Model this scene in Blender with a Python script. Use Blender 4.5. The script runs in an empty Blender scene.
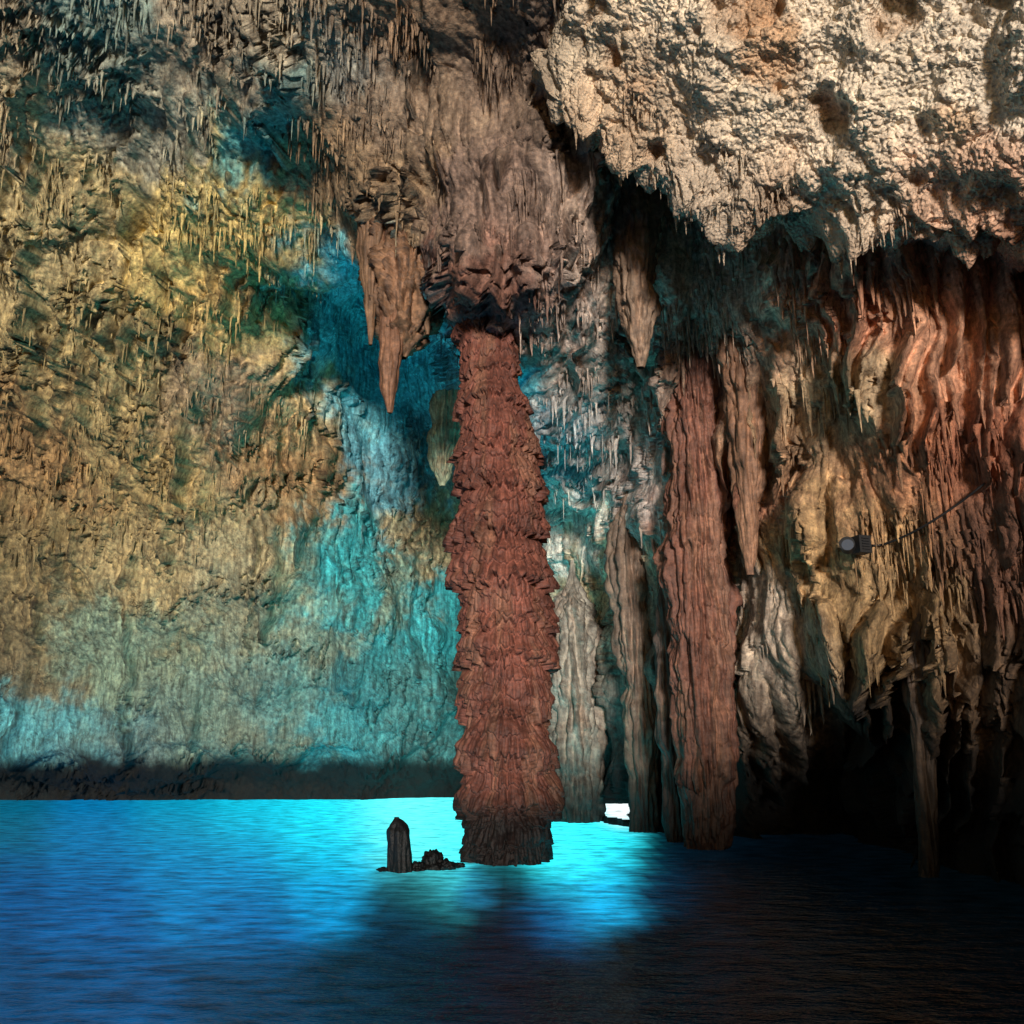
import bpy, math, numpy as np, random
from mathutils import Vector
rng=np.random.default_rng(7); random.seed(7)
# ------------------------------------------------------------------ station geometry
F=887.0; PITCH=math.radians(14.4); C_,S_=math.cos(PITCH),math.sin(PITCH); H=1.8
def W(u,v,Y):
    """surveyed bearing (u), inclination (v), horizontal distance Y -> world"""
    a=(u-512)/F; b=(512-v)/F; k=Y/(C_-b*S_)
    return a*k, Y+0*a, H+(S_+b*C_)*k
def UV(x,y,z):
    d=np.maximum(y*C_+(z-H)*S_,0.3); up=-y*S_+(z-H)*C_
    return 512+F*x/d, 512-F*up/d
# ------------------------------------------------------------------ noise
perm=rng.permutation(256).astype(np.int32); perm=np.concatenate([perm,perm,perm])
gr=rng.normal(size=(256,3)).astype(np.float32); gr/=np.linalg.norm(gr,axis=1)[:,None]
def perlin(x,y,z):
    x=np.asarray(x,np.float32);y=np.asarray(y,np.float32);z=np.asarray(z,np.float32)
    xf,yf,zf=np.floor(x),np.floor(y),np.floor(z)
    xi=xf.astype(np.int32)&255; yi=yf.astype(np.int32)&255; zi=zf.astype(np.int32)&255
    x=x-xf;y=y-yf;z=z-zf
    fx=x*x*x*(x*(x*6-15)+10);fy=y*y*y*(y*(y*6-15)+10);fz=z*z*z*(z*(z*6-15)+10)
    r=0
    for i in (0,1):
        wx=fx if i else 1-fx; pi=perm[xi+i]
        for j in (0,1):
            wy=fy if j else 1-fy; pj=perm[pi+yi+j]
            for k in (0,1):
                wz=fz if k else 1-fz; g=gr[perm[pj+zi+k]]
                r=r+wx*wy*wz*(g[...,0]*(x-i)+g[...,1]*(y-j)+g[...,2]*(z-k))
    return r*1.4
def fbm(x,y,z,s,o=4,g=.5,off=0.,sz=None):
    sz=s if sz is None else sz
    r=0;a=1.;f=1.
    for i in range(o):
        r=r+a*perlin(x*f/s+off+i*7.3,y*f/s+off*1.7+i*3.1,z*f/sz+off*.6+i*5.7); a*=g; f*=2.03
    return r
def ss(a,b,x):
    t=np.clip((x-a)/(b-a),0,1); return t*t*(3-2*t)
def lin(c):
    c=np.array(c,float)/255.; return np.where(c<.04045,c/12.92,((c+.055)/1.055)**2.4)
def field(u,v,blobs,r0=38.):
    acc=np.zeros(u.shape+(3,),np.float32); ws=np.full(u.shape,1e-7,np.float32)
    for b in blobs:
        r=b[3] if len(b)>3 else r0
        d=((u-b[0])**2+(v-b[1])**2)/(2*r*r)
        w=np.exp(-np.minimum(d,60)).astype(np.float32)+1e-4/(1+d*d).astype(np.float32)
        ws+=w; acc+=w[...,None]*lin(b[2]).astype(np.float32)
    return acc/ws[...,None]
# ------------------------------------------------------------------ mesh
def mesh_obj(name,co,faces,mat,col=None,parent=None,smooth=True):
    me=bpy.data.meshes.new(name)
    co=np.asarray(co,np.float32).reshape(-1,3); faces=np.asarray(faces,np.int32)
    n=faces.shape[1]
    me.vertices.add(len(co)); me.vertices.foreach_set('co',co.ravel())
    me.loops.add(faces.size); me.loops.foreach_set('vertex_index',faces.ravel())
    me.polygons.add(len(faces)); me.polygons.foreach_set('loop_start',np.arange(0,faces.size,n,dtype=np.int32))
    me.update(calc_edges=True)
    me.polygons.foreach_set('use_smooth',np.full(len(faces),smooth))
    if col is not None:
        at=me.color_attributes.new('Col','FLOAT_COLOR','POINT')
        c4=np.ones((len(co),4),np.float32); c4[:,:3]=np.asarray(col).reshape(-1,3)
        at.data.foreach_set('color',c4.ravel())
    me.materials.append(mat)
    ob=bpy.data.objects.new(name,me); bpy.context.collection.objects.link(ob)
    if parent: ob.parent=parent
    return ob
def gridfaces(nr,nc,wrap=False):
    i=np.arange(nr*nc).reshape(nr,nc)
    if wrap: i=np.concatenate([i,i[:,:1]],1)
    return np.stack([i[:-1,:-1],i[:-1,1:],i[1:,1:],i[1:,:-1]],-1).reshape(-1,4)
def blur(a,k,ax,n=2):
    for _ in range(n):
        p=np.concatenate([np.repeat(np.take(a,[0],ax),k,ax),a,np.repeat(np.take(a,[-1],ax),k,ax)],ax)
        c=np.cumsum(p,ax,dtype=np.float64); m=2*k+1
        z=np.zeros_like(np.take(c,[0],ax)); c=np.concatenate([z,c],ax)
        L=a.shape[ax]
        a=(np.take(c,np.arange(m,m+L),ax)-np.take(c,np.arange(0,L),ax))/m
    return a
def resample(ctrl,tu,tv,nu,nv,ku,kv):
    ctrl=np.asarray(ctrl,float)
    U=np.linspace(tu[0],tu[-1],nu); V=np.linspace(tv[0],tv[-1],nv)
    t=np.stack([np.interp(U,tu,r) for r in ctrl])
    t=np.stack([np.interp(V,tv,t[:,j]) for j in range(nu)],1)
    if kv: t=blur(t,kv,0)
    if ku: t=blur(t,ku,1)
    return t
def normals(P):
    du=np.gradient(P,axis=1); dv=np.gradient(P,axis=0)
    n=np.cross(dv,du); n/=np.linalg.norm(n,axis=-1)[...,None]+1e-9
    toc=np.array([0,0,1.8])-P
    sgn=np.sign((n*toc).sum(-1)); med=1 if np.median(sgn)>0 else -1
    return n*med
# ------------------------------------------------------------------ materials
def rock_mat(name,b1=.05,b2=.02,fine=1.,rough=.8,con=1.,ns=7.,pt=(.40,.59)):
    m=bpy.data.materials.new(name); m.use_nodes=True; nt=m.node_tree; N=nt.nodes; L=nt.links
    bs=N['Principled BSDF']; at=N.new('ShaderNodeAttribute'); at.attribute_name='Col'
    geo=N.new('ShaderNodeNewGeometry')
    def noise(s,d,r=.6,vec=None):
        n=N.new('ShaderNodeTexNoise'); n.inputs['Scale'].default_value=s; n.inputs['Detail'].default_value=d; n.inputs['Roughness'].default_value=r
        L.new(vec or geo.outputs['Position'],n.inputs['Vector']); return n
    def mul(a,b,f=1.):
        x=N.new('ShaderNodeMix'); x.data_type='RGBA'; x.blend_type='MULTIPLY'; x.inputs[0].default_value=f
        L.new(a,x.inputs[6]); L.new(b,x.inputs[7]); return x.outputs[2]
    def ramp(src,pts):
        r=N.new('ShaderNodeValToRGB'); L.new(src,r.inputs[0])
        e=r.color_ramp.elements
        while len(e)<len(pts): e.new(.5)
        for k,(p,c) in enumerate(pts): e[k].position=p; e[k].color=(*c,1)
        return r.outputs[0]
    n2=noise(ns,4,.78)
    mp=N.new('ShaderNodeMapping'); mp.inputs['Scale'].default_value=(7,7,.8); L.new(geo.outputs['Position'],mp.inputs[0])
    n3=noise(1.3,2,.65,mp.outputs[0])
    c=mul(at.outputs['Color'],ramp(n2.outputs['Fac'],[(.3,(.45,.43,.42)),(.52,(1.,1.,1.)),(.72,(1.65,1.6,1.5))]),con)
    c=mul(c,ramp(n3.outputs['Fac'],[(.33,(.55,.52,.50)),(.5,(1,1,1)),(.68,(1.4,1.38,1.32))]),con)
    c=mul(c,ramp(geo.outputs['Pointiness'],[(pt[0],(.25,.23,.22)),(.5,(1,1,1)),(pt[1],(1.35,1.33,1.3))]))  # crevice shade painted into the colour by pointiness, edges lightened
    L.new(c,bs.inputs['Base Color'])
    bs.inputs['Roughness'].default_value=rough
    bs.inputs['Specular IOR Level'].default_value=.35
    bm=N.new('ShaderNodeBump'); bm.inputs['Distance'].default_value=b1; bm.inputs['Strength'].default_value=.9
    L.new(n2.outputs['Fac'],bm.inputs['Height'])
    if b2:
        b2n=N.new('ShaderNodeBump'); b2n.inputs['Distance'].default_value=b2; b2n.inputs['Strength'].default_value=.9
        vo=N.new('ShaderNodeTexVoronoi'); vo.inputs['Scale'].default_value=16*fine; L.new(geo.outputs['Position'],vo.inputs['Vector'])
        L.new(vo.outputs['Distance'],b2n.inputs['Height']); L.new(bm.outputs[0],b2n.inputs['Normal'])
        L.new(b2n.outputs[0],bs.inputs['Normal'])
    else: L.new(bm.outputs[0],bs.inputs['Normal'])
    return m
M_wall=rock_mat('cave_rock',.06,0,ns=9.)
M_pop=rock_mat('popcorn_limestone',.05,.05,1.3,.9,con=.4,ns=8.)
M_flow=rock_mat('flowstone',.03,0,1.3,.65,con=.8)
M_dark=rock_mat('wet_rock',.04,0,1.,.6)
# ------------------------------------------------------------------ colour survey (mineral staining and algae, plus teal glow and shade painted in)
WALL=[(0,100,(155,143,115)),(60,200,(164,150,110)),(200,230,(178,160,104)),(130,100,(140,140,124)),(90,30,(118,138,130)),(20,20,(140,130,110)),(200,30,(140,130,112)),(245,170,(80,152,152),16),  # ceiling entries lightened to make up for the grazing sun
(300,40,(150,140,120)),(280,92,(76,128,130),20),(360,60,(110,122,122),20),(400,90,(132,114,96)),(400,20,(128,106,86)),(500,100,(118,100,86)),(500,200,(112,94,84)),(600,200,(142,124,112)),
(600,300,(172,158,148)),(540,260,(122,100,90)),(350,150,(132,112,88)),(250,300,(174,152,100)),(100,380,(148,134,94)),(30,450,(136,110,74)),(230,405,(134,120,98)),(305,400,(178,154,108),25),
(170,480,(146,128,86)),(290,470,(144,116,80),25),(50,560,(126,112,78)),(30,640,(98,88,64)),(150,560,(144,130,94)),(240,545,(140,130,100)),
(330,310,(105,195,208),24),(370,400,(105,185,198),26),(430,370,(115,205,218),28),(400,460,(88,142,155),24),(340,580,(50,142,148),24),(300,570,(98,136,124),16),  # teal recess entries mix algae with blue water light painted in
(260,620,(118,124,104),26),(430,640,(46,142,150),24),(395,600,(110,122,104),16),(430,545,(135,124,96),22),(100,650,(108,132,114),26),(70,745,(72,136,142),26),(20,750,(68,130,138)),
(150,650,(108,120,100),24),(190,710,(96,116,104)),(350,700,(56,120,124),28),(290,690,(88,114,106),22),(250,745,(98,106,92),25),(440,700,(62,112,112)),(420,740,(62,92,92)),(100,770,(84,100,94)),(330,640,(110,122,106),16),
(480,300,(116,78,66),24),(450,290,(114,80,66),18),(500,270,(112,82,70),18),
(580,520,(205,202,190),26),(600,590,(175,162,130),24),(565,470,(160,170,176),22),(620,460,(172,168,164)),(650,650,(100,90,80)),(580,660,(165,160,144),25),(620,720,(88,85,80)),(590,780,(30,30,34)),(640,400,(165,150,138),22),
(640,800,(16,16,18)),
(690,500,(128,84,66)),(700,400,(150,118,100)),(690,300,(182,166,150)),(640,250,(178,156,138)),(758,430,(146,114,88)),(820,400,(158,138,110)),(840,290,(182,130,104)),  # upper entries lightened to offset the shade under the overhang
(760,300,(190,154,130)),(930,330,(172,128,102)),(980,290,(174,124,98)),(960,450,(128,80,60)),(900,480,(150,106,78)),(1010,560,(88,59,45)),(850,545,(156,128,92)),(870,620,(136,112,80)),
(750,650,(164,148,132)),(790,700,(124,110,97)),(850,740,(16,12,11)),(960,680,(104,84,64)),(920,640,(128,104,74)),(820,800,(6,5,5)),(880,820,(6,5,5)),(740,800,(12,8,7)),  # near-black entries paint the low alcove's shade into the rock colour
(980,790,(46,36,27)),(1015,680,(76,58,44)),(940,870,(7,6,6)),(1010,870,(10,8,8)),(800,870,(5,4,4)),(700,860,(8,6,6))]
def waterline_shade(x,y,z): return .02+.98*ss(.95,1.5,z+.25*fbm(x,y,0*z,1.3,3,.5,71.)+.10*fbm(x,y,z,.3,2,.5,72.))  # shade of the undercut waterline band painted into the rock colour
def wallcol(P,warp=26.,gain=1.15,blobs=WALL):
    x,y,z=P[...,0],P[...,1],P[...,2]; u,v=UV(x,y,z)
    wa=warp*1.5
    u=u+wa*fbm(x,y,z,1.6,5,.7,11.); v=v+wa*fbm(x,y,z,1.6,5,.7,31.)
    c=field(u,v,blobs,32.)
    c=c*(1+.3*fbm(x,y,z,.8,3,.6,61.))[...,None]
    return np.clip(c*gain*waterline_shade(x,y,z)[...,None],0,.9)
# ------------------------------------------------------------------ rock relief
def relief(P,N,amp=1.,flute=1.,knob=1.,tier=1.,big=1.):
    x,y,z=P[...,0],P[...,1],P[...,2]
    d=big*.7*fbm(x,y,z,3.2,3,.5,3.)
    rd=1-np.abs(fbm(x,y,z,1.9,3,.5,9.)); d=d+.10*big*(rd-.7)
    wx=x+.2*fbm(x,y,z,1.2,2,.5,5.); wy=y+.2*fbm(x,y,z,1.2,2,.5,6.)
    fl=fbm(wx,wy,z,.36,3,.55,1.,3.); fl2=fbm(wx,wy,z,.12,3,.6,2.,1.6)
    msk=ss(-.25,.35,fbm(x,y,z,2.5,2,.5,17.))
    d=d+flute*(.20*fl+.085*fl2)*(.35+.65*msk)
    if tier:
        for (h,a,o_) in ((1.5,.28,21.),(.5,.08,25.)):
            t=z/h+1.3*fbm(x,y,z,2.4*h,2,.5,o_,4.*h)+.5*fl+.4*fl2
            fr=t-np.floor(t)
            d=d+tier*a*(1-fr)**.8*ss(0,.06,fr)*(.12+.88*msk)
    d=d+knob*(.03*fbm(x,y,z,.42,3,.6,41.)+.02*fbm(x,y,z,.11,2,.6,51.))
    return P+N*(amp*d)[...,None]
def ribs(P,ug,vg,lst):
    """draperies: bulges that thicken downward and end in a dripping tip; returns metres of bulge"""
    x,y,z=P[...,0],P[...,1],P[...,2]
    wu=9*fbm(x,y,z,.9,3,.55,91.); wv=26*fbm(x,y,z,.35,2,.5,92.,3.)
    d=np.zeros(ug.shape)
    U=ug[0];V=vg[:,0]
    for (uc,v0,v1,w,a) in lst:
        j0,j1=np.searchsorted(U,[uc-w*4-20,uc+w*4+20]); i0,i1=np.searchsorted(V,[v0-50,v1+60])
        if j1<=j0 or i1<=i0: continue
        sl=(slice(i0,i1),slice(j0,j1))
        vv=vg[sl]+wv[sl]; uu=ug[sl]+wu[sl]
        t=np.clip((vv-v0)/(v1-v0),0,1); 
        ww=w*np.sqrt(np.clip(1.04-t**2.2,.001,1))*(.7+.3*np.sin(t*5+uc))
        dd=a*np.sqrt(t)*np.exp(-np.abs((uu-uc)/ww)**2.6)*(t<.999)*ss(0,.1,t)
        d[sl]=np.maximum(d[sl],dd)
    return d
def fringe(name,P,n,lenr,radr,mask=None,mat=M_wall,nzmax=-.25,colgain=.75,colfn=None):
    N=normals(P); nz=N[...,2]; x,y,z=P[...,0],P[...,1],P[...,2]
    pr=(nz<nzmax)&(z>1.2)
    cl=fbm(x,y,z,1.1,2,.5,77.); pr=pr&(cl>.0)
    u,v=UV(x,y,z)
    if mask is not None: pr=pr&mask(u,v)
    idx=np.flatnonzero(pr.ravel())
    if len(idx)==0: return None
    idx=rng.choice(idx,min(n,len(idx)),replace=False)
    p=P.reshape(-1,3)[idx]; k=len(p)
    Ls=lenr[0]+(lenr[1]-lenr[0])*rng.random(k)**4; R=radr[0]+(radr[1]-radr[0])*rng.random(k)**1.5; R=np.minimum(R,Ls*.33)
    rings=np.array([[1.9,.28],[1.15,.0],[.8,-.3],[.55,-.62],[.25,-.9],[.04,-1.]]); S=7
    th=np.arange(S)/S*2*np.pi
    co=np.zeros((k,len(rings),S,3),np.float32)
    wob=rng.normal(size=(k,len(rings),2))*.12
    for r,(rr,zz) in enumerate(rings):
        jit=1+.2*rng.normal(size=(k,S))
        co[:,r,:,0]=p[:,0:1]+R[:,None]*(rr*np.cos(th)*jit+wob[:,r,0:1])
        co[:,r,:,1]=p[:,1:2]+R[:,None]*(rr*np.sin(th)*jit+wob[:,r,1:2])
        co[:,r,:,2]=p[:,2:3]+(zz*Ls)[:,None]
    nr=len(rings); base=(np.arange(k)*nr*S)[:,None,None]
    i=np.arange(nr*S).reshape(nr,S); i=np.concatenate([i,i[:,:1]],1)
    f=np.stack([i[:-1,:-1],i[1:,:-1],i[1:,1:],i[:-1,1:]],-1).reshape(1,-1,4)
    f=(f+base).reshape(-1,4)
    c0=wallcol(p) if colfn is None else colfn(p)
    col=np.repeat(c0[:,None,:],nr*S,1)*colgain*(.7+.5*rng.random((k,1,1)))
    return mesh_obj(name,co,f,mat,np.clip(col,0,.9))
# ------------------------------------------------------------------ A: left/back wall and ceiling
tu=[-400,-150,0,120,240,320,370,420,450,480,530,600,680,780,900,1100]
rowsA=[(-500,[9.5,9.5,9.5,9.5,9,8,7,7,7,7,7,7,7,7,7,7]),(-200,[11.2,11.2,11.2,11.2,11,10,9.3,8.8,8.8,8.6,8.6,8.6,8.6,8.6,8.6,8.6]),
(0,[14,14,14,13.9,13.4,12.6,11.9,11.4,11.3,11.2,11,11,11,11,11,11]),
(100,[16,16,16,15.8,15,14.3,13.4,12.9,12.6,12.4,12.3,12.5,12.6,12.6,12.6,12.6]),
(200,[17.8,17.8,17.8,17.7,17.2,16.3,14.8,13.7,13.1,12.9,12.9,13.5,14.4,15,15,15]),
(255,[18.9,18.9,18.9,18.8,18.3,18.2,16.4,14.3,13.3,13.1,13.1,14.0,15.4,16,16,16]),
(290,[19.5,19.5,19.5,19.4,18.9,22,25,20,14.2,13.5,13.4,14.5,16.2,17,17,17]),
(322,[20.2,20.2,20.2,20.,19.6,22.5,26,24,17.5,14.0,13.9,15.,16.6,17.5,17.5,17.5]),
(352,[21,21,21,20.6,20.4,23,26.5,26.5,24,15.6,15.0,15.8,17,18,18,18]),
(430,[22.5,22.5,22.5,22,22,23.5,26.5,27.5,27,26,18.5,17.6,18.5,19,19,19]),
(520,[24,24,24,24,23.5,24.5,26.5,27.5,28,28,25,21,20,20,20,20]),
(620,[25.2,25.2,25.2,25.2,25,25.5,26,27,28,28.5,27,22,21,21,21,21]),
(720,[26,26,26.2,26.3,26.2,26.4,26.8,27.5,28.5,29,28,22,21,21,21,21]),
(756,[26,26,26.3,26.4,26.4,26.6,27,27.8,28.6,29,28,22,21,21,21,21]),
(776,[28,28,28.5,28.6,28.6,28.7,29,29.5,30,30,29,22.5,21.5,21,21,21]),
(803,[28.5,28.5,29,29,29,29.2,29.5,30,30.4,30.5,29.5,23,22,21,21,21]),
(850,[28.5,28.5,29,29,29,29.2,29.5,30,30.4,30.5,30,23,22,21,21,21])]
nu,nv=1060,1000
tv=[r[0] for r in rowsA]
Yg=resample([r[1] for r in rowsA],tu,tv,nu,nv,9,6)
ug=np.linspace(tu[0],tu[-1],nu)[None,:].repeat(nv,0); vg=np.linspace(tv[0],tv[-1],nv)[:,None].repeat(nu,1)
P=np.stack(W(ug,vg,Yg),-1)
la=[(130,590,768,9,.6),(268,490,650,13,.7),(195,620,765,24,.5),(432,620,765,15,.7),(60,430,600,20,.5),(350,560,700,18,.6),(20,560,760,20,.5),(150,240,330,16,.9),(90,300,420,14,.8),(215,330,420,10,.7),(300,440,560,12,.7),
(452,220,345,16,.7),(472,240,380,13,.8),(500,240,372,13,.8),(522,230,400,12,.8),(540,260,420,10,.7)]
for _ in range(130):
    uc=rng.uniform(-60,440); v0=rng.uniform(40,560); L=rng.uniform(40,160); la.append((uc,v0,v0+L,rng.uniform(3,11),rng.uniform(.2,.65)))
for _ in range(34):
    uc=rng.uniform(540,700); v0=rng.uniform(110,330); la.append((uc,v0,v0+rng.uniform(60,200),rng.uniform(6,22),rng.uniform(.4,1.)))
for _ in range(16):
    uc=rng.uniform(440,560); v0=rng.uniform(110,230); la.append((uc,v0,v0+rng.uniform(60,120),rng.uniform(6,16),rng.uniform(.3,.6)))
for _ in range(34):
    uc=rng.uniform(-60,320); v0=rng.uniform(20,420); la.append((uc,v0,v0+rng.uniform(70,150),rng.uniform(10,24),rng.uniform(.6,1.3)))
rb=ribs(P,ug,vg,la); NA=normals(P)
PA=relief(P,NA,1.,1.,1.,1.,1.)+rb[...,None]*(np.array([0,-1,0.])*.8+NA*.2)
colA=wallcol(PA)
faces=gridfaces(nv,nu)
def cut(Pg,faces):
    uc,vc=UV(Pg[...,0],Pg[...,1],Pg[...,2]); h=((np.abs(uc-615+.25*(vc-808))<14+2*np.sin(vc*.7))&(vc>804)&(vc<817+.12*(uc-615))).ravel()
    return faces[~h[faces].any(1)]
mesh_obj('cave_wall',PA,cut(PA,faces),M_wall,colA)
# ------------------------------------------------------------------ C: right wall
tuC=[585,620,650,690,730,780,850,920,1000,1100,1300]
rowsC=[(100,[16,15,14,13.8,13.4,13,12.4,11.8,11.,10,9]),
(200,[16,15,14.3,14,13.6,13.1,12.5,11.8,11,10.2,9]),
(280,[17.5,15.8,14.8,14.5,14.2,13.3,12.3,11.5,10.9,10.2,9]),
(360,[19,17.5,16,15.6,15.4,14.2,12.7,11.7,11.1,10.3,9]),
(450,[20.5,19,17,16.4,16,14.8,13.2,12.1,11.4,10.5,9]),
(550,[22.5,20.5,18,17,16.6,15.2,13.5,12.5,11.8,10.8,9]),
(640,[23,21.5,18.8,17.5,17,15.3,14.0,12.8,12,11,9]),
(700,[23,21.5,19.2,17.8,17,15.8,15.6,13.2,12.2,11,9]),
(750,[23,21.5,19.4,18,17.2,17,17.5,14.0,12.4,11,9]),
(830,[23,21.5,19.6,18.2,18,19,19,15,12.6,11,9]),
(960,[23,21.5,19.6,18.2,18,19,19,15.4,12.6,11,9])]
nu,nv=680,820
tvC=[r[0] for r in rowsC]
Yg=resample([r[1] for r in rowsC],tuC,tvC,nu,nv,13,11)
ug=np.linspace(tuC[0],tuC[-1],nu)[None,:].repeat(nv,0); vg=np.linspace(tvC[0],tvC[-1],nv)[:,None].repeat(nu,1)
P=np.stack(W(ug,vg,Yg),-1)
lc=[(862,180,400,20,.8),(905,200,430,14,.7),(948,210,370,16,.5),(790,220,330,22,.7),(1002,200,400,18,.5),(835,230,345,10,.5),(880,230,360,7,.5),(930,260,470,9,.4),(975,250,450,10,.4),
(750,330,570,20,1.2),(786,330,500,15,.8),(728,330,520,13,.9),(820,360,560,20,.7),(860,480,640,24,.6),(640,150,370,20,1.2),(665,200,420,22,.9),
(760,540,790,26,1.),(790,600,760,18,.8),(740,600,860,10,.8),(835,580,720,22,1.6),(872,600,760,14,2.0),(895,620,720,10,1.6),(925,600,900,12,2.0),(945,620,860,10,1.3),(968,600,835,14,.8),(1000,600,930,13,.7),(1040,500,930,20,.7),(1080,300,900,25,.8)]
for _ in range(80):
    uc=rng.uniform(640,1150); v0=rng.uniform(190,660); L=rng.uniform(40,170); lc.append((uc,v0,v0+L,rng.uniform(5,18),rng.uniform(.12,.5)))
rb=ribs(P,ug,vg,lc); NC=normals(P)
PC=relief(P,NC,.85,1.,.9,.9,1.)+rb[...,None]*(np.array([0,-1,0.])*.7+NC*.3)
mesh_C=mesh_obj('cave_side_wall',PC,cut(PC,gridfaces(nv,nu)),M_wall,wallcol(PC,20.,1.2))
# ------------------------------------------------------------------ B: overhang
uB=[480,520,560,610,660,710,760,830,900,970,1050,1200,1400]
vr=[-10,60,115,150,185,218,235,228,250,255,250,260,280]
Yr=[13.5,12.,11.7,11.5,11.4,11.2,11.,10.7,10.4,10.,9.4,8.6,7.5]
ucs=[];vcs=[];Ycs=[]
tr=[0,.2,.36,.58,.80,.90,.94,1.0]
for k in range(8):
    ru=[];rv=[];ry=[]
    for j,u in enumerate(uB):
        v_,y_=vr[j],Yr[j]
        ed=max(0,(560-u)/80.)
        vals=[(-600,y_-3.6),(-350,y_-3.),(-160,y_-2.4),(v_-190,y_-1.5),(v_-70,y_-.6),(v_,y_),(v_-22,y_+1.5),(v_-90,y_+4)][k]
        ru.append(u); rv.append(vals[0]); ry.append(vals[1]+(ed*3 if k<5 else 0))
    ucs.append(ru);vcs.append(rv);Ycs.append(ry)
nu,nv=960,660
ug=resample(ucs,uB,tr,nu,nv,0,0); vg=resample(vcs,uB,tr,nu,nv,14,9); Yg=resample(Ycs,uB,tr,nu,nv,14,9)
P=np.stack(W(ug,vg,Yg),-1); N_=normals(P); x,y,z=P[...,0],P[...,1],P[...,2]
lump=fbm(x,y,z,1.7,3,.5,3.); pit=ss(.22,.58,fbm(x,y,z,1.0,3,.5,63.))
d=.42*lump-.28*pit+.22*np.abs(fbm(x,y,z,.95,3,.5,8.))-.08+.055*np.abs(fbm(x,y,z,.22,3,.6,19.))*2+.018*fbm(x,y,z,.06,1,.5,23.)
fl=fbm(x,y,z,.3,3,.55,1.,1.8); low=ss(-110,-5,(vg-np.interp(ug,uB,vr)))
d=d+low*.22*fl
PB=P+N_*d[...,None]
PB[...,2]-=low*.4*np.maximum(0,fbm(x,y,z,.6,2,.5,88.))*1.6
OV=[(560,50,(205,188,163)),(700,100,(212,196,173)),(900,100,(218,202,179)),(640,120,(190,165,138)),(1000,50,(220,204,182)),(850,180,(208,190,167)),(960,220,(205,170,144)),(1010,260,(178,128,102)),(700,205,(185,168,148)),(790,225,(176,150,126)),(500,20,(130,112,95)),(520,90,(140,122,104)),(760,50,(185,152,120),14),(640,90,(178,142,110),12),(950,130,(184,152,120),12)]
ovc=lambda p: wallcol(p,20.,1.15,OV)
cB=ovc(PB); pc=(.5*pit)[...,None]; cB=cB*(1-pc)+pc*lin((165,126,94))
mesh_obj('rock_overhang',PB,gridfaces(nv,nu),M_pop,cB)
# ------------------------------------------------------------------ hanging fringes
fringe('stalactite_fringe',PA,5200,(.08,.6),(.012,.045),lambda u,v:(u>-60)&(u<760)&(v>-60)&(v<560),nzmax=-.33)
fringe('stalactite_fringe',PC,1500,(.1,.7),(.012,.05),lambda u,v:(u>640)&(u<1100)&(v>160)&(v<700),nzmax=-.25)
fringe('stalactite_fringe',PB[520:612],420,(.04,.36),(.01,.03),lambda u,v:(u>520)&(u<1100)&(v>60)&(v<330),mat=M_pop,nzmax=-.4,colgain=.7,colfn=ovc)
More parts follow.
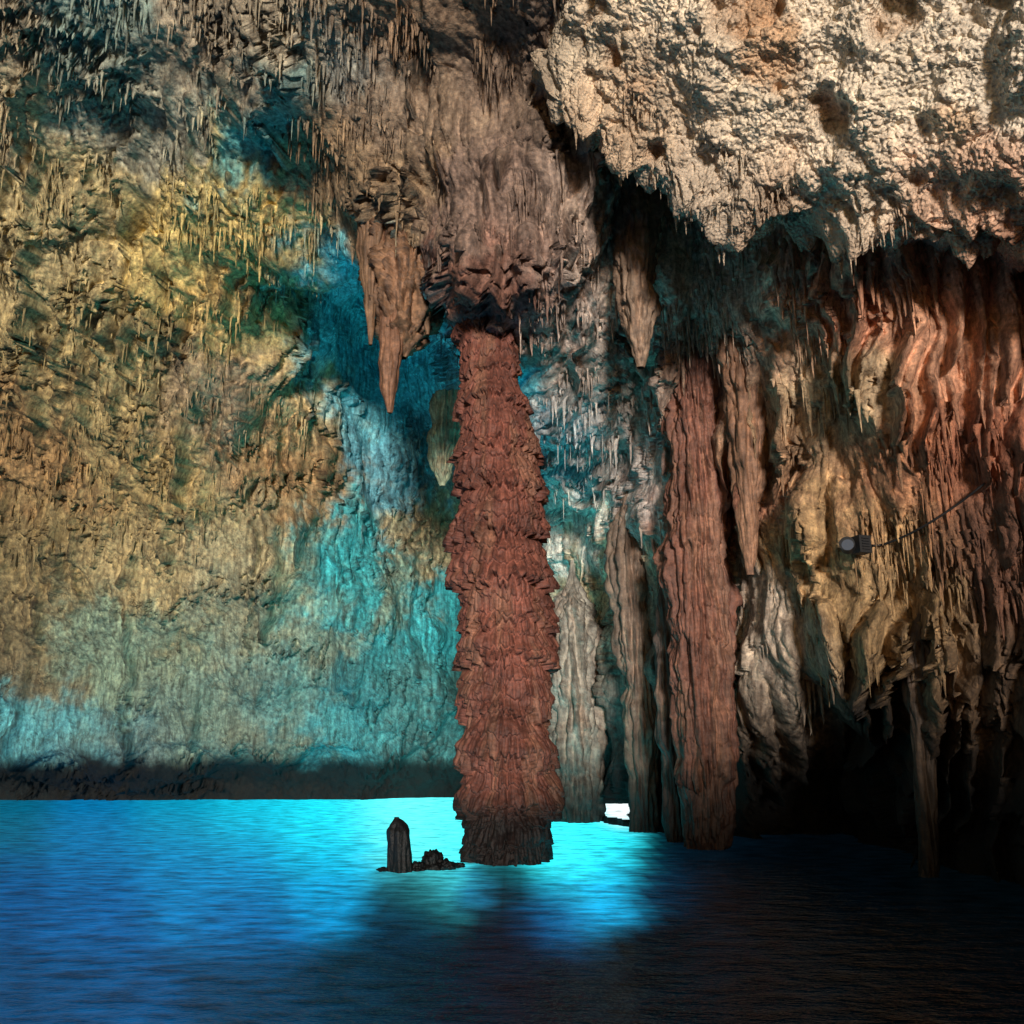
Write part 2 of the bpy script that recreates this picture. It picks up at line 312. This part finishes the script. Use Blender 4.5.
# ------------------------------------------------------------------ formations of revolution
def formation(name,prof,Y,col,tiers=0.,tierh=.7,flute=.05,th=180,depth=1.,mat=M_flow,dz=.022,seed=0.,colfn=None,shrink=1.,taper=False,wob=.12,palef=.4,chaos=1.,sub=.5):
    prof=np.array(prof,float)
    b=(512-prof[:,1])/F; k=Y/(C_-b*S_)
    cx=(prof[:,0]-512)/F*k; cz=H+(S_+b*C_)*k; rr=prof[:,2]/F*k*shrink
    n=int(max(20,abs(cz[0]-cz[-1])/dz)); zz=np.linspace(cz[0],cz[-1],n)
    o=np.argsort(cz); X=np.interp(zz,cz[o],cx[o]); R=np.interp(zz,cz[o],rr[o])
    kk=max(1,n//60); X=blur(X,kk,0); R=np.maximum(blur(R,kk,0),.004)
    if taper: R=R*(.15+.85*ss(0,.22,(zz[0]-zz)/(zz[0]-zz[-1])))
    X=X+wob*np.clip(R/.4,.2,1)*fbm(zz,0*zz+seed,0*zz,1.1,3,.5,seed)
    t=np.arange(th)/th*2*np.pi
    ct,st=np.cos(t)[None],np.sin(t)[None]; Z=zz[:,None]+0*ct; Rr=R[:,None]
    px,py=X[:,None]+Rr*ct, Y+Rr*depth*st
    s=np.clip(R/.5,.15,1.3)[:,None]
    fl=fbm(px+seed,py,Z,.15,3,.55,2.+seed,1.4); fl2=fbm(px+seed,py,Z,.06,2,.5,4.+seed,.9)
    bigd=fbm(px+seed,py,Z,.8,3,.5,6.+seed)
    d=s*(flute*2.2*fl+flute*1.*fl2+.13*bigd)
    if tiers:
        tt=Z/tierh+.5*fbm(0*px+seed,0*py,Z,2.2,2,.5,44.)+chaos*(.35*fbm(px+seed,py,Z,.9,2,.5,8.)+.25*fl)+.34*fl2
        fr=tt-np.floor(tt); am=.6+.9*perlin(np.floor(tt)*3.7,0*Z+seed,0*Z)
        d=d+tiers*s*np.clip(am+.3,.25,1.3)*((1-fr)**1.2)*ss(0,.04,fr)
        t2=Z/(tierh*.36)+chaos*.5*fbm(px+seed,py,Z,.5,2,.5,18.)+.4*fl2+.3*fl; f2=t2-np.floor(t2)
        d=d+tiers*sub*s*(1-f2)*ss(0,.07,f2)
    d=d+s*.010*fbm(px,py,Z,.05,1,.5,3.)
    R3=np.maximum(Rr+d,.25*Rr)
    co=np.stack([X[:,None]+R3*ct,Y+R3*depth*st,Z],-1)
    c=np.zeros(co.shape)+lin(col)*1.25
    pale=ss(.0,.6,fbm(px,py,Z,.35,4,.65,14.+seed,2.2))[...,None]*palef
    c=c*(1-pale)+pale*lin((140,106,84))
    if colfn is not None: c=c*colfn(zz)[:,None,None]
    c=c*(1+.4*fbm(px,py,Z,.6,3,.6,9.))[...,None]
    return mesh_obj(name,co,gridfaces(n,th,True),mat,np.clip(c,0,.9))
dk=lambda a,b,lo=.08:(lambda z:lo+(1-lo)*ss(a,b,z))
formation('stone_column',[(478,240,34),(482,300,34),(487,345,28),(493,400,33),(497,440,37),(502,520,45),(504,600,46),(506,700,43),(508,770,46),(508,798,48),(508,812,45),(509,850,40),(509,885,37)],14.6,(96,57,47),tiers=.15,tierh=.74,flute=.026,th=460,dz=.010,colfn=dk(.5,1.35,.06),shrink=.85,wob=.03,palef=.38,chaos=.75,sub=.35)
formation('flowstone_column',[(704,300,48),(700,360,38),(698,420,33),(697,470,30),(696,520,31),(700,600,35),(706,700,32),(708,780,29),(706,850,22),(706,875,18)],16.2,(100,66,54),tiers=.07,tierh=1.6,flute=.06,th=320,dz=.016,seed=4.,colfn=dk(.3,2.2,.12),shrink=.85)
FM=[
('hanging_flowstone',[(414,150,36),(408,200,38),(405,250,35),(405,290,33),(404,325,28),(402,345,15),(401,358,3)],15.2,(106,80,60),.12,.09,.6),
('stalactite',[(392,240,14),(391,300,12),(390,350,10),(389,385,7),(389,413,2)],14.95,(100,70,52),.04,.08,.7),
('stalactite',[(372,215,14),(371,300,6),(370,345,1.5)],14.8,(106,82,62),.0,.06,1.),
('stalactite',[(427,230,14),(427,300,8),(428,335,1.5)],15.,(106,82,62),.0,.06,1.),
('hanging_flowstone',[(640,140,26),(638,200,22),(636,260,17),(638,310,15),(640,340,10),(641,368,2)],13.8,(122,102,86),.09,.10,.8),
('stalactite',[(448,395,16),(446,440,15),(444,470,10),(442,486,2)],22.,(150,150,122),.03,.08,.8),
('flowstone_column',[(572,560,10),(574,640,24),(576,720,26),(578,780,22),(580,830,20)],21.4,(128,122,112),.05,.10,1.),
('flowstone_column',[(630,470,12),(628,560,17),(634,640,16),(642,720,16),(645,800,13),(645,840,12)],19.,(104,88,76),.05,.10,1.),
('flowstone_column',[(664,560,8),(668,640,12),(672,720,14),(676,800,13),(680,850,10)],17.2,(74,62,56),.03,.10,1.),
('stalactite',[(748,330,26),(746,420,17),(748,480,13),(750,540,8),(751,575,2)],15.0,(122,90,70),.05,.08,1.),
('flowstone_column',[(925,600,20),(922,700,14),(924,760,10),(926,810,8),(930,890,9)],12.9,(64,51,40),.05,.10,1.),
]
for k,(nm,pr,Y,c,ti,fl_,hh) in enumerate(FM):
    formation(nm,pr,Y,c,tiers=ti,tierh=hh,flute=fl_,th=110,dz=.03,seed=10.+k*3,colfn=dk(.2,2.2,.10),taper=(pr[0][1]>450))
formation('stalagmite',[(397,817,2),(398,822,7),(399,830,11),(400,842,12),(401,855,13),(401,868,14),(402,892,13)],13.4,(9,8,8),flute=.06,th=90,dz=.012,depth=.9,mat=M_dark,seed=50.,palef=0.)
def boulder(co,r,sq,seed):
    n,m=40,60; a=np.linspace(0,np.pi,n)[:,None]; t=(np.arange(m)/m*2*np.pi)[None]
    X=np.sin(a)*np.cos(t);Yy=np.sin(a)*np.sin(t);Z=np.cos(a)+0*t
    d=1+.45*fbm(X,Yy,Z,.9,4,.6,seed)
    return np.stack([co[0]+r*X*d,co[1]+r*Yy*d,co[2]+r*sq*Z*d],-1),gridfaces(n,m,True)
cs=[];fs=[];o=0
for (u,r,sq,Y) in [(418,.12,.8,13.5),(433,.19,1.,13.7),(446,.13,.8,13.6),(458,.10,.5,13.8),(384,.08,.4,13.4)]:
    x0=W(u,860,Y)[0]; c,f=boulder((x0,Y,.02),r,sq,u*.1); cs.append(c.reshape(-1,3)); fs.append(f+o); o+=len(c.reshape(-1,3))
cs=np.concatenate(cs); mesh_obj('low_rocks',cs,np.concatenate(fs),M_dark,np.zeros_like(cs)+lin((10,9,9)))
c,f=boulder((9,-13,-1),9.,.44,3.3); mesh_obj('sun_blocker_rock',c,f,M_wall,np.zeros_like(c)+lin((130,115,95)))  # added unseen behind the camera to block low sun on the right
# ------------------------------------------------------------------ floodlight with cable
def mat_simple(n,c,r,me=0.):
    m=bpy.data.materials.new(n); m.use_nodes=True; b=m.node_tree.nodes['Principled BSDF']
    b.inputs['Base Color'].default_value=(*c,1); b.inputs['Roughness'].default_value=r; b.inputs['Metallic'].default_value=me
    nz=m.node_tree.nodes.new('ShaderNodeTexNoise'); nz.inputs['Scale'].default_value=30
    mr=m.node_tree.nodes.new('ShaderNodeMapRange'); mr.inputs[3].default_value=r*.8; mr.inputs[4].default_value=min(1,r*1.3)
    m.node_tree.links.new(nz.outputs['Fac'],mr.inputs[0]); m.node_tree.links.new(mr.outputs[0],b.inputs['Roughness'])
    return m
Mb=mat_simple('black_housing',(.004,.004,.005),.6); Mg=mat_simple('lamp_glass',(.07,.08,.10),.15); Mc=mat_simple('cable_rubber',(.010,.008,.008),.6)
bpy.context.view_layer.update()
def hit(u,v):
    o=Vector((0,0,H)); w=Vector([float(q) for q in W(u,v,10.)]); dd=(w-o).normalized()
    ok,loc,nn,_=mesh_C.ray_cast(o,dd)
    return (loc if ok else w), dd
p0,dd=hit(861,545); p0=p0-dd*.28
fx=bpy.data.objects.new('floodlight',None); bpy.context.collection.objects.link(fx); fx.location=p0
def prim(fn,name,loc,scale,mat,rot=(0,0,0),bev=.01,**k):
    fn(**k); ob=bpy.context.object; ob.name=name; ob.scale=scale; ob.rotation_euler=rot; ob.location=loc; ob.parent=fx
    ob.data.materials.append(mat)
    if bev:
        bm=ob.modifiers.new('b','BEVEL'); bm.width=bev; bm.segments=2
    for p in ob.data.polygons: p.use_smooth=False
    return ob
prim(bpy.ops.mesh.primitive_cube_add,'housing',(0,0,0),(.10,.10,.13),Mb,(0,0,.3),.012,size=2)
for k in range(5): prim(bpy.ops.mesh.primitive_cube_add,'cooling_fin',(.03,-.11,-.08+.04*k),(.06,.012,.005),Mb,(0,0,.3),0,size=2)
prim(bpy.ops.mesh.primitive_cylinder_add,'lamp_head',(-.21,-.02,-.01),(.11,.11,.075),Mb,(math.radians(80),0,math.radians(-25)),.012,vertices=40,radius=1,depth=2)
prim(bpy.ops.mesh.primitive_cylinder_add,'lens',(-.235,-.095,-.02),(.085,.085,.01),Mg,(math.radians(80),0,math.radians(-25)),.004,vertices=40,radius=1,depth=2)
prim(bpy.ops.mesh.primitive_cube_add,'bracket',(-.05,.16,0),(.02,.14,.03),Mb,(0,0,0),.004,size=2)
cu=bpy.data.curves.new('power_cable','CURVE'); cu.dimensions='3D'; cu.bevel_depth=.016; cu.bevel_resolution=3
sp=cu.splines.new('POLY'); pts=[]
for k,u in enumerate(np.linspace(870,985,26)):
    t=(u-870)/115; v=547-2*t-62*t**1.5
    q,dd=hit(u,v); pts.append(((q-Vector((0,0,H))).length,dd))
ds=np.array([p[0] for p in pts]); ds=np.array([ds[max(0,i-3):i+4].min() for i in range(26)])-.06; ds=np.convolve(np.pad(ds,2,'edge'),np.ones(5)/5,'valid')
pts=[Vector((0,0,H))+pts[i][1]*float(ds[i]) for i in range(26)]
pts[0]=p0+Vector((.08,0,0))
for it in range(2): pts=[pts[0]]+[(pts[i-1]+pts[i]*2+pts[i+1])/4 for i in range(1,len(pts)-1)]+[pts[-1]]
sp.points.add(len(pts)-1)
for i,q in enumerate(pts): sp.points[i].co=(*q,1)
co_=bpy.data.objects.new('power_cable',cu); cu.materials.append(Mc); bpy.context.collection.objects.link(co_)
# ------------------------------------------------------------------ water
xs=np.concatenate([-np.geomspace(500,31,10),np.linspace(-30,30,280),np.geomspace(31,500,10)])
ys=np.concatenate([-np.geomspace(500,11,10),np.linspace(-10,42,280),np.geomspace(43,500,10)])
Xg,Yg=np.meshgrid(xs,ys); Pw=np.stack([Xg,Yg,0*Xg],-1)
u,v=UV(Xg,Yg,0*Xg)
WB=[(0,812,(3,88,116)),(100,830,(3,105,155)),(180,812,(6,140,172)),(250,812,(15,185,212)),(330,812,(30,230,245)),(400,815,(110,255,255)),(330,845,(8,185,222)),(440,840,(80,248,255),28),(560,830,(60,245,252),26),(590,860,(40,235,252),24),(600,888,(10,155,220),18),(617,806,(255,255,255),9),  # white entry paints the daylight seen through the cut gap
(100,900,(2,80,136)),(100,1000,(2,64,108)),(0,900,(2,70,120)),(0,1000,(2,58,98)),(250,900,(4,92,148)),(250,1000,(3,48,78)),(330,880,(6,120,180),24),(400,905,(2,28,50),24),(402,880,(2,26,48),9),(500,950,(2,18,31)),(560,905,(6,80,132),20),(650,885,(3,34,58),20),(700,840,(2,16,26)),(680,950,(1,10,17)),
(505,880,(2,16,30),17),(470,885,(5,80,130),12),(430,880,(2,28,54),12),(250,860,(4,130,185),24),  # dark entries here and above paint column and stalagmite reflections into the glow
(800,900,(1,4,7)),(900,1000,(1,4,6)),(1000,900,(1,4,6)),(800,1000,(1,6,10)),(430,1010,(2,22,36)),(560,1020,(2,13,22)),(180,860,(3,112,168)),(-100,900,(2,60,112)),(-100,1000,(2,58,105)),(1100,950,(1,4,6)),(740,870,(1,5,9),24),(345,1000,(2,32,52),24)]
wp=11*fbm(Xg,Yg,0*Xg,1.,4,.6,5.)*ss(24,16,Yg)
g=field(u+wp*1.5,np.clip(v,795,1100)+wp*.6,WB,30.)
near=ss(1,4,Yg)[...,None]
g=g*1.4*near+(1-near)*lin((2,20,35))  # light from below the surface painted as emission colour
Mw=bpy.data.materials.new('sea_water'); Mw.use_nodes=True; nt=Mw.node_tree; N=nt.nodes; L=nt.links
Mw.cycles.emission_sampling='NONE'
for n in list(N): N.remove(n)
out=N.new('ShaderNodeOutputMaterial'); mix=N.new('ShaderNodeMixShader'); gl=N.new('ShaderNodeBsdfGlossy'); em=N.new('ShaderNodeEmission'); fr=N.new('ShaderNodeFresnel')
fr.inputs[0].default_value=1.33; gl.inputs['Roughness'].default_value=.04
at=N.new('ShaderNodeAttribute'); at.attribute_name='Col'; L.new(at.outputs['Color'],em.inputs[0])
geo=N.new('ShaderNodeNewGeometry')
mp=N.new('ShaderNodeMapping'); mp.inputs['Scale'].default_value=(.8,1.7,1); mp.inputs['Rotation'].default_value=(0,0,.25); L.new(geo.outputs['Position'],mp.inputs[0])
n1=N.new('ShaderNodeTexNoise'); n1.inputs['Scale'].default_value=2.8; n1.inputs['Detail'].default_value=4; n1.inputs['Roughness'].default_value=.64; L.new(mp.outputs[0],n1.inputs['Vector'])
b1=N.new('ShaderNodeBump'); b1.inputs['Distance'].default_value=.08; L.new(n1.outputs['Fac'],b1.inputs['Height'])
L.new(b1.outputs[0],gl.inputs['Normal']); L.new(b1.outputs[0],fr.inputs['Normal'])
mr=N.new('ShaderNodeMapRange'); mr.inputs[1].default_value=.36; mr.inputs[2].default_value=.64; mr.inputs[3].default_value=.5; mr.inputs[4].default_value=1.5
L.new(n1.outputs['Fac'],mr.inputs[0]); L.new(mr.outputs[0],em.inputs[1])  # ripple light and dark painted into emission strength
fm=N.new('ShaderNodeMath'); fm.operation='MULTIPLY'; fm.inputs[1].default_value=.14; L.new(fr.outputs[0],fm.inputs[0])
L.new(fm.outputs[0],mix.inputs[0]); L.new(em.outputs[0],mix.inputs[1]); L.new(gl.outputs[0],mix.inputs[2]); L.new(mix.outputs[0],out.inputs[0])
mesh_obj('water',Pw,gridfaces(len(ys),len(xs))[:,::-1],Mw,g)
# ------------------------------------------------------------------ light
AZ,EL=3.,3.
w=bpy.data.worlds.new('World'); bpy.context.scene.world=w; w.use_nodes=True; nt=w.node_tree
sk=nt.nodes.new('ShaderNodeTexSky'); sk.sky_type='NISHITA'; sk.sun_disc=False; sk.sun_elevation=math.radians(EL); sk.sun_rotation=math.radians(180-AZ)
bg=nt.nodes['Background']; bg.inputs[1].default_value=.15; nt.links.new(sk.outputs[0],bg.inputs[0])
sl=bpy.data.lights.new('sun','SUN'); sl.energy=4.0; sl.angle=math.radians(7); sl.color=(1,.955,.89)
so=bpy.data.objects.new('sun',sl); bpy.context.collection.objects.link(so)
a,e=math.radians(AZ),math.radians(EL)
so.rotation_euler=Vector((-math.sin(a)*math.cos(e),math.cos(a)*math.cos(e),-math.sin(e))).to_track_quat('-Z','Y').to_euler()
cam=bpy.data.cameras.new('camera'); cam.sensor_width=36; cam.lens=36*F/1024; cam.clip_end=2000; cam.clip_start=.05
cb=bpy.data.objects.new('camera',cam); bpy.context.collection.objects.link(cb); cb.location=(0,0,H); cb.rotation_euler=(math.radians(90)+PITCH,0,0)
sc=bpy.context.scene; sc.camera=cb
sc.view_settings.view_transform='Standard'; sc.view_settings.look='None'; sc.view_settings.exposure=0
